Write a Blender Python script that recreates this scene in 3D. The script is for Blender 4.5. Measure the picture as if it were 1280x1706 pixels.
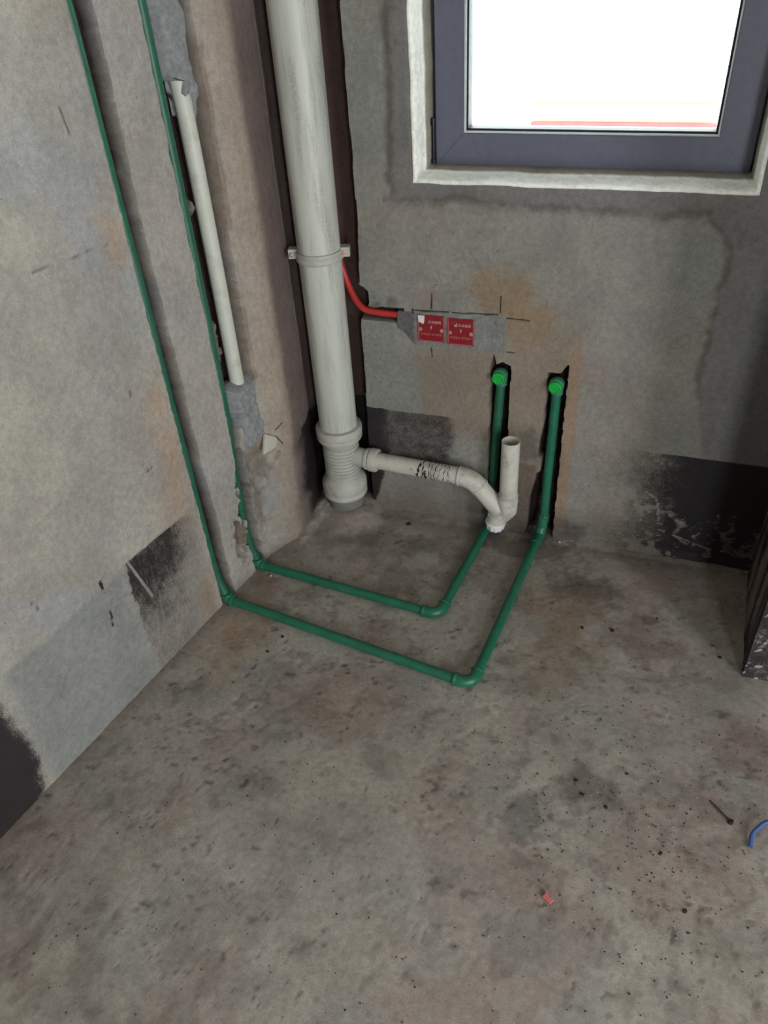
import bpy, bmesh, math, random
import numpy as np
from mathutils import Vector, Matrix

scn = bpy.context.scene
COL = scn.collection
rnd = random.Random(7)
for o in list(bpy.data.objects):
    bpy.data.objects.remove(o)

# ------------------------------------------------------------------ camera
R = ((0.9404539, 0.1626644, -0.2984740),
     (0.3348750, -0.5940963, 0.7313743),
     (-0.0583537, -0.7877753, -0.6131924))          # columns: image right, image down, forward
cam_d = bpy.data.cameras.new('camera')
cam = bpy.data.objects.new('camera', cam_d)
COL.objects.link(cam)
M = Matrix(((R[0][0], -R[0][1], -R[0][2], 0.932),
            (R[1][0], -R[1][1], -R[1][2], -1.786),
            (R[2][0], -R[2][1], -R[2][2], 1.480),
            (0, 0, 0, 1)))
cam.matrix_world = M
cam_d.sensor_fit = 'VERTICAL'
cam_d.sensor_height = 36.0
cam_d.lens = 1282.0 / 1706.0 * 36.0
cam_d.clip_start = 0.02
cam_d.clip_end = 500
scn.camera = cam

# ------------------------------------------------------------------ world: white overcast haze
SKY = 15.0
w = bpy.data.worlds.new('overcast')
scn.world = w
w.use_nodes = True
bg = w.node_tree.nodes['Background']
bg.inputs['Color'].default_value = (0.93, 0.97, 1.0, 1)
bg.inputs['Strength'].default_value = SKY

# portals in the window and two added unseen openings (only guide sky light in)
def portal(name, loc, rot, sx, sy):
    l = bpy.data.lights.new(name, 'AREA')
    l.shape = 'RECTANGLE'; l.size = sx; l.size_y = sy
    l.cycles.is_portal = True
    o = bpy.data.objects.new(name, l)
    o.location = loc; o.rotation_euler = rot
    COL.objects.link(o)
portal('window_portal', (0.71, 0.19, 1.6), (math.radians(-90), 0, 0), 0.64, 1.24)
portal('added_side_portal', (2.98, -2.45, 1.05), (0, math.radians(90), 0), 2.1, .8)
portal('added_rear_portal', (2.1, -3.33, 1.05), (math.radians(90), 0, 0), .4, 2.1)

scn.view_settings.view_transform = 'Standard'
scn.view_settings.look = 'None'
scn.view_settings.gamma = 1
scn.view_settings.use_curve_mapping = False
scn.view_settings.exposure = 0.0

# ------------------------------------------------------------------ helpers
def s2l(*c):
    return np.array([(v/255/12.92 if v/255 <= .04045 else ((v/255+.055)/1.055)**2.4) for v in c])

def tag(o, label=None, cat=None, group=None, kind=None):
    if label: o['label'] = label
    if cat: o['category'] = cat
    if group: o['group'] = group
    if kind: o['kind'] = kind
    return o

def empty(name, loc=(0, 0, 0)):
    o = bpy.data.objects.new(name, None)
    o.empty_display_size = .05
    o.location = loc
    COL.objects.link(o)
    return o

def link(name, verts, faces, mat, parent=None, smooth=True):
    me = bpy.data.meshes.new(name)
    me.from_pydata([tuple(v) for v in verts], [], [tuple(f) for f in faces])
    me.materials.append(mat)
    if smooth:
        me.polygons.foreach_set('use_smooth', [True]*len(me.polygons))
    me.update()
    o = bpy.data.objects.new(name, me)
    COL.objects.link(o)
    if parent is not None:
        o.parent = parent
        o.matrix_parent_inverse = Matrix.Translation(-Vector(parent.location))
    return o

class MB:
    """collects shapes into one mesh"""
    def __init__(s): s.v = []; s.f = []
    def add(s, v, f):
        n = len(s.v); s.v += [tuple(p) for p in v]; s.f += [tuple(i+n for i in q) for q in f]
    def box(s, x0, x1, y0, y1, z0, z1, bev=0.0):
        bm = bmesh.new()
        bmesh.ops.create_cube(bm, size=1)
        for v in bm.verts:
            v.co = Vector(((x0+x1)/2+v.co.x*(x1-x0), (y0+y1)/2+v.co.y*(y1-y0), (z0+z1)/2+v.co.z*(z1-z0)))
        if bev: bmesh.ops.bevel(bm, geom=bm.edges[:], offset=bev, segments=2, affect='EDGES', profile=.6)
        bm.verts.index_update()
        s.add([v.co[:] for v in bm.verts], [[v.index for v in f.verts] for f in bm.faces]); bm.free()
        return s
    def tube(s, pts, r, n=20, cap=True, inner=None):
        pts = [Vector(p) for p in pts]
        rs = r if isinstance(r, (list, tuple)) else [r]*len(pts)
        t0 = (pts[1]-pts[0]).normalized()
        a = Vector((0, 0, 1)) if abs(t0.z) < .9 else Vector((1, 0, 0))
        u = (a - t0*a.dot(t0)).normalized()
        V = []
        for i, p in enumerate(pts):
            if i == 0: t = pts[1]-pts[0]
            elif i == len(pts)-1: t = pts[-1]-pts[-2]
            else: t = (pts[i]-pts[i-1]).normalized()+(pts[i+1]-pts[i]).normalized()
            if t.length < 1e-9: t = t0
            t = t.normalized(); t0 = t
            u = (u-t*u.dot(t)).normalized(); w_ = t.cross(u)
            for k in range(n):
                an = 2*math.pi*k/n
                V.append(p+(u*math.cos(an)+w_*math.sin(an))*rs[i])
        F = []
        for i in range(len(pts)-1):
            for k in range(n):
                k2 = (k+1) % n
                F.append((i*n+k, i*n+k2, (i+1)*n+k2, (i+1)*n+k))
        if cap:
            F.append(tuple(range(n))[::-1]); F.append(tuple((len(pts)-1)*n+k for k in range(n)))
        s.add(V, F)
        return s
    def lathe(s, prof, org, axis=(0, 0, 1), n=40):
        """prof: (distance along axis, radius)"""
        ax = Vector(axis).normalized()
        a = Vector((0, 0, 1)) if abs(ax.z) < .9 else Vector((1, 0, 0))
        u = (a-ax*a.dot(ax)).normalized(); w_ = ax.cross(u)
        V = []
        for h, r in prof:
            for k in range(n):
                an = 2*math.pi*k/n
                V.append(Vector(org)+ax*h+(u*math.cos(an)+w_*math.sin(an))*r)
        F = []
        for i in range(len(prof)-1):
            for k in range(n):
                k2 = (k+1) % n
                F.append((i*n+k, i*n+k2, (i+1)*n+k2, (i+1)*n+k))
        if prof[0][1] > 1e-6: F.append(tuple(range(n))[::-1])
        if prof[-1][1] > 1e-6: F.append(tuple((len(prof)-1)*n+k for k in range(n)))
        s.add(V, F)
        return s
    def build(s, name, mat, parent=None, smooth=True, sharp=40):
        o = link(name, s.v, s.f, mat, parent, smooth)
        if smooth:
            o.data.set_sharp_from_angle(angle=math.radians(sharp))
        return o

def fillet(P, rad, seg=8):
    P = [Vector(p) for p in P]
    out = [P[0]]
    for i in range(1, len(P)-1):
        a = (P[i-1]-P[i]).normalized(); b = (P[i+1]-P[i]).normalized()
        ang = a.angle(b)
        d = rad/math.tan(ang/2)
        p0 = P[i]+a*d; p1 = P[i]+b*d
        for k in range(seg+1):
            t = k/seg
            out.append(p0*(1-t)**2+P[i]*2*t*(1-t)+p1*t*t)
    out.append(P[-1])
    return out

# numpy value noise
def _h(ix, iy, seed):
    n = (ix.astype(np.int64)*374761393+iy.astype(np.int64)*668265263+seed*974634777) & 0xffffffff
    n = ((n ^ (n >> 13))*1274126177) & 0xffffffff
    return ((n ^ (n >> 16)) & 0xffff)/65535.0
def vn(x, y, seed=0):
    x = np.asarray(x, float); y = np.asarray(y, float)
    ix = np.floor(x); iy = np.floor(y); fx = x-ix; fy = y-iy
    fx = fx*fx*(3-2*fx); fy = fy*fy*(3-2*fy)
    a = _h(ix, iy, seed); b = _h(ix+1, iy, seed); c = _h(ix, iy+1, seed); d = _h(ix+1, iy+1, seed)
    return (a*(1-fx)+b*fx)*(1-fy)+(c*(1-fx)+d*fx)*fy
def fbm(x, y, sc, seed=0, oc=4):
    """noise in -1..1, sc = features per metre"""
    s = 0; amp = 1; tot = 0
    for k in range(oc):
        s = s+amp*(vn(np.asarray(x)*sc+31.7*k, np.asarray(y)*sc+17.3*k, seed+k)*2-1); tot += amp
        amp *= .55; sc *= 2.03
    return s/tot*1.4
def ss(a, b, x):
    t = np.clip((x-a)/(b-a), 0, 1)
    return t*t*(3-2*t)
def band(x, lo, hi, e):
    return ss(lo-e, lo+e, x)*(1-ss(hi-e, hi+e, x))
def mixc(C, m, c):
    m = np.clip(m, 0, 1)[..., None]
    return C*(1-m)+np.asarray(c)*m
def seg(x, y, p, q, wd):
    px, py = p; qx, qy = q
    dx, dy = qx-px, qy-py
    t = np.clip(((x-px)*dx+(y-py)*dy)/(dx*dx+dy*dy), 0, 1)
    d = np.hypot(x-px-t*dx, y-py-t*dy)
    return 1-ss(wd*.6, wd*1.3, d)
def blob(x, y, cx, cy, rx, ry, seed=0, j=.35):
    d = np.hypot((x-cx)/rx, (y-cy)/ry)+j*fbm(x, y, 1.6/min(rx, ry), seed, 3)
    return 1-ss(.55, 1.1, d)
def spans(*parts):
    out = []
    for a, b, st in parts:
        n = max(1, int(round((b-a)/st)))
        out += list(np.linspace(a, b, n+1))[:-1]
    out.append(parts[-1][1])
    return np.array(out)

def sheet(name, us, vs, fn, mat, hole=None, flip=False, parent=None):
    """dense relief surface; fn(U,V) -> XYZ, Col, tar"""
    U, V = np.meshgrid(us, vs)
    P, C, T = fn(U, V)
    nu, nv = len(us), len(vs)
    idx = np.arange(nu*nv).reshape(nv, nu)
    q = np.stack([idx[:-1, :-1], idx[:-1, 1:], idx[1:, 1:], idx[1:, :-1]], -1).reshape(-1, 4)
    if flip: q = q[:, ::-1]
    if hole:
        um = ((U[:-1, :-1]+U[1:, 1:])/2).ravel(); vm = ((V[:-1, :-1]+V[1:, 1:])/2).ravel()
        q = q[~((um > hole[0]) & (um < hole[1]) & (vm > hole[2]) & (vm < hole[3]))]
    me = bpy.data.meshes.new(name)
    me.vertices.add(nu*nv); me.vertices.foreach_set('co', P.reshape(-1).astype(np.float32))
    me.loops.add(q.size); me.loops.foreach_set('vertex_index', q.reshape(-1).astype(np.int32))
    me.polygons.add(len(q)); me.polygons.foreach_set('loop_start', np.arange(0, q.size, 4, dtype=np.int32))
    me.update(calc_edges=True)
    me.polygons.foreach_set('use_smooth', np.ones(len(q), bool))
    ca = me.color_attributes.new('Col', 'FLOAT_COLOR', 'POINT')
    CC = np.ones((nu*nv, 4), np.float32); CC[:, :3] = np.clip(C.reshape(-1, 3), 0, 1)
    ca.data.foreach_set('color', CC.reshape(-1))
    ta = me.attributes.new('tar', 'FLOAT', 'POINT')
    ta.data.foreach_set('value', np.clip(T, 0, 2).reshape(-1).astype(np.float32))
    me.materials.append(mat)
    me.validate()
    me.set_sharp_from_angle(angle=math.radians(38))
    o = bpy.data.objects.new(name, me); COL.objects.link(o)
    if parent: o.parent = parent
    return o

# ------------------------------------------------------------------ materials
def nt(name):
    m = bpy.data.materials.new(name); m.use_nodes = True
    N = m.node_tree.nodes; L = m.node_tree.links
    b = N['Principled BSDF']
    return m, N, L, b
def noise(N, L, co, scale, detail=4, rough=.6):
    n = N.new('ShaderNodeTexNoise'); n.inputs['Scale'].default_value = scale
    n.inputs['Detail'].default_value = detail; n.inputs['Roughness'].default_value = rough
    L.new(co, n.inputs['Vector']); return n.outputs['Fac']
def rng(N, L, v, a, b, c=0.0, d=1.0):
    n = N.new('ShaderNodeMapRange'); n.interpolation_type = 'SMOOTHSTEP'
    for i, x in zip((1, 2, 3, 4), (a, b, c, d)): n.inputs[i].default_value = x
    L.new(v, n.inputs[0]); return n.outputs[0]
def mth(N, L, op, a, b=None):
    n = N.new('ShaderNodeMath'); n.operation = op
    for i, x in enumerate((a, b)):
        if x is None: continue
        if isinstance(x, (int, float)): n.inputs[i].default_value = x
        else: L.new(x, n.inputs[i])
    return n.outputs[0]
def mx(N, L, fac, a, b, mode='MIX'):
    n = N.new('ShaderNodeMix'); n.data_type = 'RGBA'; n.blend_type = mode
    for i, x in ((0, fac), (6, a), (7, b)):
        if isinstance(x, (int, float)): n.inputs[i].default_value = x
        elif isinstance(x, (tuple, list, np.ndarray)): n.inputs[i].default_value = (*[float(t) for t in x[:3]], 1)
        else: L.new(x, n.inputs[i])
    return n.outputs[2]

def concrete(name, stretch=(1, 1, 1), pits=.5, bump=.5, streak=.5, tarcol=(.015, .012, .0135)):
    m, N, L, b = nt(name)
    tc = N.new('ShaderNodeTexCoord').outputs['Object']
    mp = N.new('ShaderNodeMapping'); mp.inputs['Scale'].default_value = stretch; L.new(tc, mp.inputs[0])
    ca = N.new('ShaderNodeVertexColor'); ca.layer_name = 'Col'
    ta = N.new('ShaderNodeAttribute'); ta.attribute_name = 'tar'
    big = noise(N, L, tc, 9, 5); mid = noise(N, L, tc, 70, 6, .7); fine = noise(N, L, tc, 420, 4, .7)
    st = noise(N, L, mp.outputs[0], 160, 4, .7)
    sp = noise(N, L, tc, 150, 2, .5)
    v = mth(N, L, 'ADD', rng(N, L, mid, .3, .7, .86, 1.12), mth(N, L, 'MULTIPLY', mth(N, L, 'SUBTRACT', fine, .5), .95))
    v = mth(N, L, 'MULTIPLY', v, rng(N, L, big, .3, .7, .9, 1.08))
    cc = N.new('ShaderNodeCombineColor')
    for i in range(3): L.new(v, cc.inputs[i])
    col = mx(N, L, 1.0, ca.outputs['Color'], cc.outputs[0], 'MULTIPLY')
    col = mx(N, L, mth(N, L, 'MULTIPLY', rng(N, L, st, .5, .68), .12*streak), col, (.03, .03, .035))
    # pits and specks
    pm = mth(N, L, 'MULTIPLY', rng(N, L, sp, .30, .235), rng(N, L, mid, .42, .6))
    col = mx(N, L, mth(N, L, 'MULTIPLY', pm, pits), col, (.03, .027, .025))
    # scraped black waterproof coat: the coverage breaks up as the attribute drops
    g = noise(N, L, tc, 300, 5, .85)
    g2 = noise(N, L, tc, 34, 4, .6)
    gg = mth(N, L, 'ADD', mth(N, L, 'MULTIPLY', g, .55), mth(N, L, 'ADD', mth(N, L, 'MULTIPLY', st, .25), mth(N, L, 'MULTIPLY', g2, .2)))
    d = mth(N, L, 'SUBTRACT', mth(N, L, 'MULTIPLY', ta.outputs['Fac'], .72), gg)
    tm = rng(N, L, d, -.16, .07)
    tm = mth(N, L, 'MULTIPLY', tm, rng(N, L, ta.outputs['Fac'], .0, .12))
    col = mx(N, L, mth(N, L, 'MULTIPLY', tm, .96), col, tarcol)
    L.new(col, b.inputs['Base Color'])
    L.new(rng(N, L, tm, 0, 1, .93, .6), b.inputs['Roughness'])
    b.inputs['Specular IOR Level'].default_value = .25
    bp = N.new('ShaderNodeBump'); bp.inputs['Strength'].default_value = bump; bp.inputs['Distance'].default_value = .004
    hh = mth(N, L, 'ADD', mth(N, L, 'MULTIPLY', mid, .45), mth(N, L, 'MULTIPLY', fine, .35))
    hh = mth(N, L, 'SUBTRACT', hh, mth(N, L, 'MULTIPLY', pm, .5))
    L.new(hh, bp.inputs['Height']); L.new(bp.outputs[0], b.inputs['Normal'])
    return m

def plain(name, col, rough=.5, spec=.5, var=.1, scale=40, bump=0, metal=0, dirt=None, dirt_amt=.4, stretch=(1, 1, 1), dscale=18, th=(.5, .72)):
    m, N, L, b = nt(name)
    tc = N.new('ShaderNodeTexCoord').outputs['Object']
    mp = N.new('ShaderNodeMapping'); mp.inputs['Scale'].default_value = stretch; L.new(tc, mp.inputs[0])
    n1 = noise(N, L, mp.outputs[0], scale, 4, .6)
    c = mx(N, L, rng(N, L, n1, .3, .7), [x*(1-var) for x in col], [min(1, x*(1+var)) for x in col])
    if dirt is not None:
        n2 = noise(N, L, mp.outputs[0], dscale, 6, .68)
        n3 = noise(N, L, tc, dscale*7, 4, .7)
        f = mth(N, L, 'MULTIPLY', rng(N, L, n2, th[0], th[1]), rng(N, L, n3, .25, .6))
        c = mx(N, L, mth(N, L, 'MULTIPLY', f, dirt_amt), c, dirt)
    L.new(c, b.inputs['Base Color'])
    b.inputs['Roughness'].default_value = rough
    b.inputs['Specular IOR Level'].default_value = spec
    b.inputs['Metallic'].default_value = metal
    if bump:
        bp = N.new('ShaderNodeBump'); bp.inputs['Strength'].default_value = bump; bp.inputs['Distance'].default_value = .002
        L.new(n1, bp.inputs['Height']); L.new(bp.outputs[0], b.inputs['Normal'])
    return m

M_left = concrete('left_wall_cement', (1, 1, .25), .6, .65, .6)
M_back = concrete('back_wall_cement', (6, 1, .5), .55, .45, .6)
M_floor = concrete('floor_screed', (1, 1, 1), .9, .6, .6)
M_right = concrete('pier_coated', (1, 6, .35), .6, .8, .5)
M_room = plain('room_plaster', s2l(150, 146, 138), .9, .2, .1, 12)
M_pvc = plain('grey_white_pvc', s2l(198, 200, 190), .42, .45, .05, 30, dirt=s2l(110, 106, 96), dirt_amt=.5, stretch=(1, 1, .10), dscale=26, th=(.46, .66))
M_pvcf = plain('pvc_fitting', s2l(184, 183, 173), .5, .4, .06, 30, dirt=s2l(105, 100, 90), dirt_amt=.5, dscale=20)
M_pvcb = plain('pvc_branch', s2l(200, 197, 186), .5, .4, .05, 30, dirt=s2l(95, 88, 80), dirt_amt=.5, dscale=22, th=(.48, .66))
M_pvcd = plain('dusty_pvc_base', s2l(122, 122, 114), .85, .2, .12, 30, dirt=s2l(80, 78, 70), dirt_amt=.6, dscale=20)
M_pvcin = plain('pvc_inside', s2l(150, 148, 140), .6, .3, .05, 30)
M_cond = plain('white_conduit', s2l(204, 206, 192), .45, .45, .04, 20, dirt=s2l(140, 132, 118), dirt_amt=.4, dscale=14)
M_grn = plain('green_pipe', s2l(34, 106, 80), .38, .5, .12, 25, dirt=s2l(120, 140, 125), dirt_amt=.45, dscale=30, th=(.6, .72))
M_grnw = plain('green_wall_pipe', s2l(34, 96, 72), .42, .5, .12, 25, dirt=s2l(70, 88, 84), dirt_amt=.6, dscale=16)
M_teal = plain('dark_green_socket', s2l(58, 120, 98), .45, .45, .1, 40)
M_plug = plain('bright_green_plug', s2l(20, 165, 62), .35, .5, .08, 40)
M_red = plain('red_conduit', s2l(188, 52, 50), .4, .5, .08, 30)
M_cov = plain('red_cover', s2l(136, 28, 36), .45, .4, .12, 60, dirt=s2l(120, 80, 90), dirt_amt=.5, dscale=40)
M_cove = plain('red_cover_rim', s2l(168, 84, 84), .5, .4, .1, 60)
M_boxr = plain('dark_red_box', s2l(90, 14, 20), .5, .4, .1, 60)
M_prt = plain('white_print', s2l(205, 175, 175), .6, .2, .05, 80)
M_prt2 = plain('faded_print', s2l(196, 110, 112), .6, .2, .05, 80)
M_scr = plain('screw_metal', s2l(190, 150, 145), .4, .5, .1, 80, metal=.3)
M_stk = plain('torn_white_film', s2l(225, 225, 228), .6, .3, .04, 80)
M_fr = plain('grey_window_aluminium', s2l(98, 100, 116), .38, .5, .06, 60, bump=.1, dirt=s2l(110, 108, 110), dirt_amt=.25, dscale=30, th=(.6, .75))
M_gsk = plain('pale_sealant', s2l(200, 205, 205), .5, .4, .05, 60)
M_blk = plain('black_rubber', s2l(28, 32, 38), .6, .4, .05, 60)
M_hin = plain('dark_hinge', s2l(40, 38, 44), .35, .5, .05, 60, metal=.5)
M_mort = plain('grey_mortar', s2l(140, 142, 142), .95, .15, .18, 90, bump=.8)
M_mort2 = plain('brown_mortar', s2l(120, 108, 98), .95, .15, .2, 90, bump=.8)
M_tile = plain('white_shard', s2l(190, 184, 172), .7, .3, .06, 60)
M_dark = plain('dark_crumb', s2l(56, 50, 45), .95, .1, .2, 90)
M_grit = plain('grit', s2l(72, 66, 60), .95, .1, .3, 200)
M_gritl = plain('pale_grit', s2l(170, 165, 155), .95, .1, .2, 200)
M_blue = plain('blue_cable', s2l(62, 92, 150), .35, .5, .1, 60)
M_pink = plain('pink_chip', s2l(205, 120, 115), .7, .3, .1, 80)
M_twig = plain('rusty_nail', s2l(62, 48, 38), .8, .3, .15, 120)
M_ground = plain('outside_paving', s2l(225, 225, 222), .9, .1, .04, 1)
M_bld = plain('ochre_render', s2l(205, 158, 98), .9, .1, .04, 1)
M_bldr = plain('red_sheeting', s2l(190, 60, 62), .8, .1, .1, 2)

m, N, L, b = nt('window_glass')
N.remove(b)
tr = N.new('ShaderNodeBsdfTransparent'); gl = N.new('ShaderNodeBsdfGlossy'); gl.inputs['Roughness'].default_value = .02
tr.inputs['Color'].default_value = (.93, .96, .95, 1)
fr = N.new('ShaderNodeFresnel'); fr.inputs['IOR'].default_value = 1.45
ms = N.new('ShaderNodeMixShader')
L.new(fr.outputs[0], ms.inputs[0]); L.new(tr.outputs[0], ms.inputs[1]); L.new(gl.outputs[0], ms.inputs[2])
L.new(ms.outputs[0], N['Material Output'].inputs['Surface'])
M_glass = m

# ------------------------------------------------------------------ setting: left wall
LD = np.array([-0.152, -0.98838, 0.0])     # along the wall, from the corner towards the viewer
LN = np.array([0.98838, -0.152, 0.0])      # out of the wall into the room
def LP(a, z, d=0.0):
    return Vector((LD[0]*a+LN[0]*d, LD[1]*a+LN[1]*d, z))

c_grey = s2l(163, 158, 148); c_light = s2l(176, 171, 161); c_tan = s2l(170, 152, 136); c_or = s2l(172, 148, 126)
c_blue = s2l(156, 156, 156); c_chase_shade = s2l(46, 34, 32); c_mort = s2l(146, 146, 143); c_brn = s2l(120, 104, 92)

def left_fn(A, Z):
    n1 = fbm(A, Z, 9, 1); n2 = fbm(A, Z, 45, 2); n3 = fbm(A, Z, 160, 3, 2)
    D = .0022*fbm(A, Z, 4, 4)+.0007*n2+.0004*n3
    bulge = .034*ss(.315, .195, A)*ss(-.03, .19, A)-.006*(1-ss(.0, .06, A))
    C = np.ones(A.shape+(3,))*c_grey
    C = C*(1+.09*n1)[..., None]
    C = mixc(C, .7*ss(.05, .6, fbm(A*1.0, Z*1.0-A*.8, 5, 12)), c_blue)            # slanting trowel sweeps
    C = mixc(C, .38*band(A+.35*Z+.05*fbm(A, Z, 6, 15), .93, 1.03, .07), s2l(146, 144, 144))
    C = mixc(C, .5*ss(.1, .7, fbm(A, Z, 4, 13)), c_light)
    e = fbm(Z*0, Z, 9, 20)
    # orange-brown wetting beside the first chase
    C = mixc(C, .75*band(A, .545, .60+.02*e, .03)*ss(.15, .6, fbm(A*.5, Z, 4.2, 21)+.62), c_or)
    C = mixc(C, .5*band(Z, .3, .62, .1)*band(A, .54, .66, .05), c_tan)
    # strip between chases
    C = mixc(C, .7*band(A, .37, .478, .004), s2l(168, 162, 155))
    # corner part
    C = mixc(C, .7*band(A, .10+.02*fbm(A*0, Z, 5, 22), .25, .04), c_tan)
    C = mixc(C, .9*(1-ss(.13, .175, A+.01*n1-.03*ss(.5, 0, Z))), s2l(112, 96, 91)*(1+.1*n1)[..., None])  # shade of the corner face darkened into the wall colour
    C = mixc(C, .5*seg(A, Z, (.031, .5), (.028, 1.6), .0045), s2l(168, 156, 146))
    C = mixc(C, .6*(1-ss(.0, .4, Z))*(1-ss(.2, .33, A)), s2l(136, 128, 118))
    # chase one
    jl = .5335+.0015*fbm(A*0, Z, 60, 31)+.001*fbm(A*0, Z, 12, 32)
    jr = .488-.008*ss(1.0, 1.4, Z)-.006*ss(.6, .1, Z)+.0015*fbm(A*0, Z, 50, 33)+.002*fbm(A*0, Z, 14, 34)
    g1 = band(A, jr, jl, .0022)
    D = D-g1*(.037+.004*n2)
    C = mixc(C, g1, c_chase_shade*(1+.3*n2)[..., None])  # dark brown inside, the deep shade of the chase put into the colour
    C = mixc(C, g1*(1-ss(.006, .012, -D+.002*n2))*(A < .51), c_brn*(1+.2*n2)[..., None])
    # chase two, wide upper part
    up = ss(.38, .42, Z)
    r2 = .250+.010*ss(1.4, .5, Z)+.0025*fbm(A*0, Z, 30, 36)
    r2 = np.where(Z > .56, r2, .253+.012+.07*ss(.56, .40, Z)+.012*fbm(A*0, Z, 22, 37)*ss(.60, .5, Z))
    r2 = np.where(Z < .40, np.maximum(r2, .332+.008*fbm(A*0, Z, 24, 38)), r2)
    l2 = .366+.003*fbm(A*0, Z, 34, 39)+.012*ss(.45, .2, Z)+.010*fbm(A*0, Z, 26, 40)*ss(.5, .3, Z)
    chip = blob(A, Z, .392, .225, .03, .07, 41, .5)
    l2 = l2+.018*chip
    g2 = band(A, r2, l2, .0022)
    D = D-g2*(.048+.006*n2)
    C = mixc(C, g2, c_chase_shade*(1+.35*n2)[..., None])  # same painted shade in the depth of chase two
    C = mixc(C, g2*(1-ss(.016, .028, -D+.002*n2))*(A < .29), c_brn*1.15*(1+.2*n2)[..., None])
    C = mixc(C, .8*band(A, r2-.012+.003*n2, r2, .003)*(Z > .5)*ss(-.3, .2, fbm(A*0, Z, 12, 49)), s2l(138, 124, 112))
    # crumbled edges by the chases near the floor
    cr = blob(A, Z, .41, .13, .03, .10, 42, .6)*(1-g2)
    D = D-cr*(.006+.005*n2); C = mixc(C, cr*.8, s2l(122, 116, 106)*(1+.25*n2)[..., None])
    cr2 = np.clip(blob(A, Z, .285, .33, .05, .10, 43, .6)+blob(A, Z, .31, .2, .03, .10, 44, .5), 0, 1)*(1-g2)
    D = D-cr2*(.005+.007*n2); C = mixc(C, cr2*.85, s2l(132, 122, 110)*(1+.3*n2)[..., None])
    # rough rubble left in the second chase
    rb = blob(A, Z, .335, .69, .016, .075, 45, .6)*ss(.5, .56, Z)*g2
    D = D+rb*(.036+.012*n2); C = mixc(C, rb, s2l(118, 108, 104)*(1+.35*n2)[..., None])
    rb = blob(A, Z, .325, 1.0, .010, .02, 46, .5)*g2
    D = D+rb*.04; C = mixc(C, rb, s2l(128, 116, 106))
    # black coat, scraped, along the foot
    T = np.zeros_like(A)
    top = .352-.055*ss(.60, .48, A)+.004*n1
    T = T+(.76-.22*ss(.30, .12, Z+.05*n1)-.25*ss(.66, .58, A))*band(A+.008*n2, .567, .795+.012*fbm(A*0, Z, 8, 61), .006)*(1-ss(top-.004, top+.004, Z))
    C = mixc(C, .45*band(A, .56, .80, .02)*(1-ss(top-.004, top+.004, Z)), s2l(112, 104, 98))
    T = np.maximum(T, .40*band(A, .57, 1.2, .03)*(1-ss(.31, .345, Z+.004*n1)))
    T = np.maximum(T, .92*ss(1.10, 1.20, A+.03*n1)*(1-ss(.335, .345, Z+.02*n1)))
    # soot-grey coat rubbed thin towards the corner
    ck_ = (1-ss(.05, .235, A+.04*n1+.3*np.clip(.12-Z, 0, 1)))*(1-ss(.325, .36, Z+.35*np.clip(A-.05, 0, 1)+.01*n2))
    T = np.maximum(T, .84*ck_); C = mixc(C, .8*ck_, s2l(76, 70, 69))
    C = mixc(C, .8*band(A, .80, 1.14, .03)*(1-ss(.33, .35, Z+.06*ss(1.0, .8, A)*0)), s2l(134, 136, 134))
    bl = seg(A, Z, (.779, .350), (.745, .215), .0026)
    T = T*(1-bl)
    sm = np.clip(seg(A, Z, (.862, .362), (.858, .30), .006)+seg(A, Z, (.858, .30), (.872, .235), .005), 0, 1)*ss(-.3, .3, n2)
    T = np.maximum(T, sm*.9)
    # pencil line and a few ticks
    pl = seg(A, Z, (.769, 1.020), (.586, 1.011), .0018)*ss(-.5, .1, fbm(A, Z, 40, 48))
    C = mixc(C, pl*.7, s2l(88, 84, 80))
    for p, q in (((.61, 1.25), (.606, 1.21)), ((.64, .72), (.635, .70)), ((1.02, .44), (1.015, .415)), ((.655, .545), (.652, .52)), ((.652, .52), (.638, .523))):
        C = mixc(C, seg(A, Z, p, q, .0022)*.7, s2l(70, 66, 64))
    for p, q in (((.222, .392), (.195, .400)), ((.224, .372), (.205, .338))):
        s_ = seg(A, Z, p, q, .002); D = D-s_*.003; C = mixc(C, s_*.9, s2l(40, 34, 32))
    D = D+bulge
    P = np.empty(A.shape+(3,))
    for i in range(3): P[..., i] = LD[i]*A+LN[i]*D
    P[..., 2] = Z
    return P, C, T
us = spans((-.06, .15, .006), (.15, .62, .0017), (.62, .70, .006), (.70, .80, .0022), (.80, 1.32, .006), (1.32, 3.45, .12))
vs = spans((-.03, .8, .0032), (.8, 1.5, .005), (1.5, 2.7, .1))
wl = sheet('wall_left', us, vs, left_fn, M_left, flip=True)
tag(wl, kind='structure')

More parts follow.
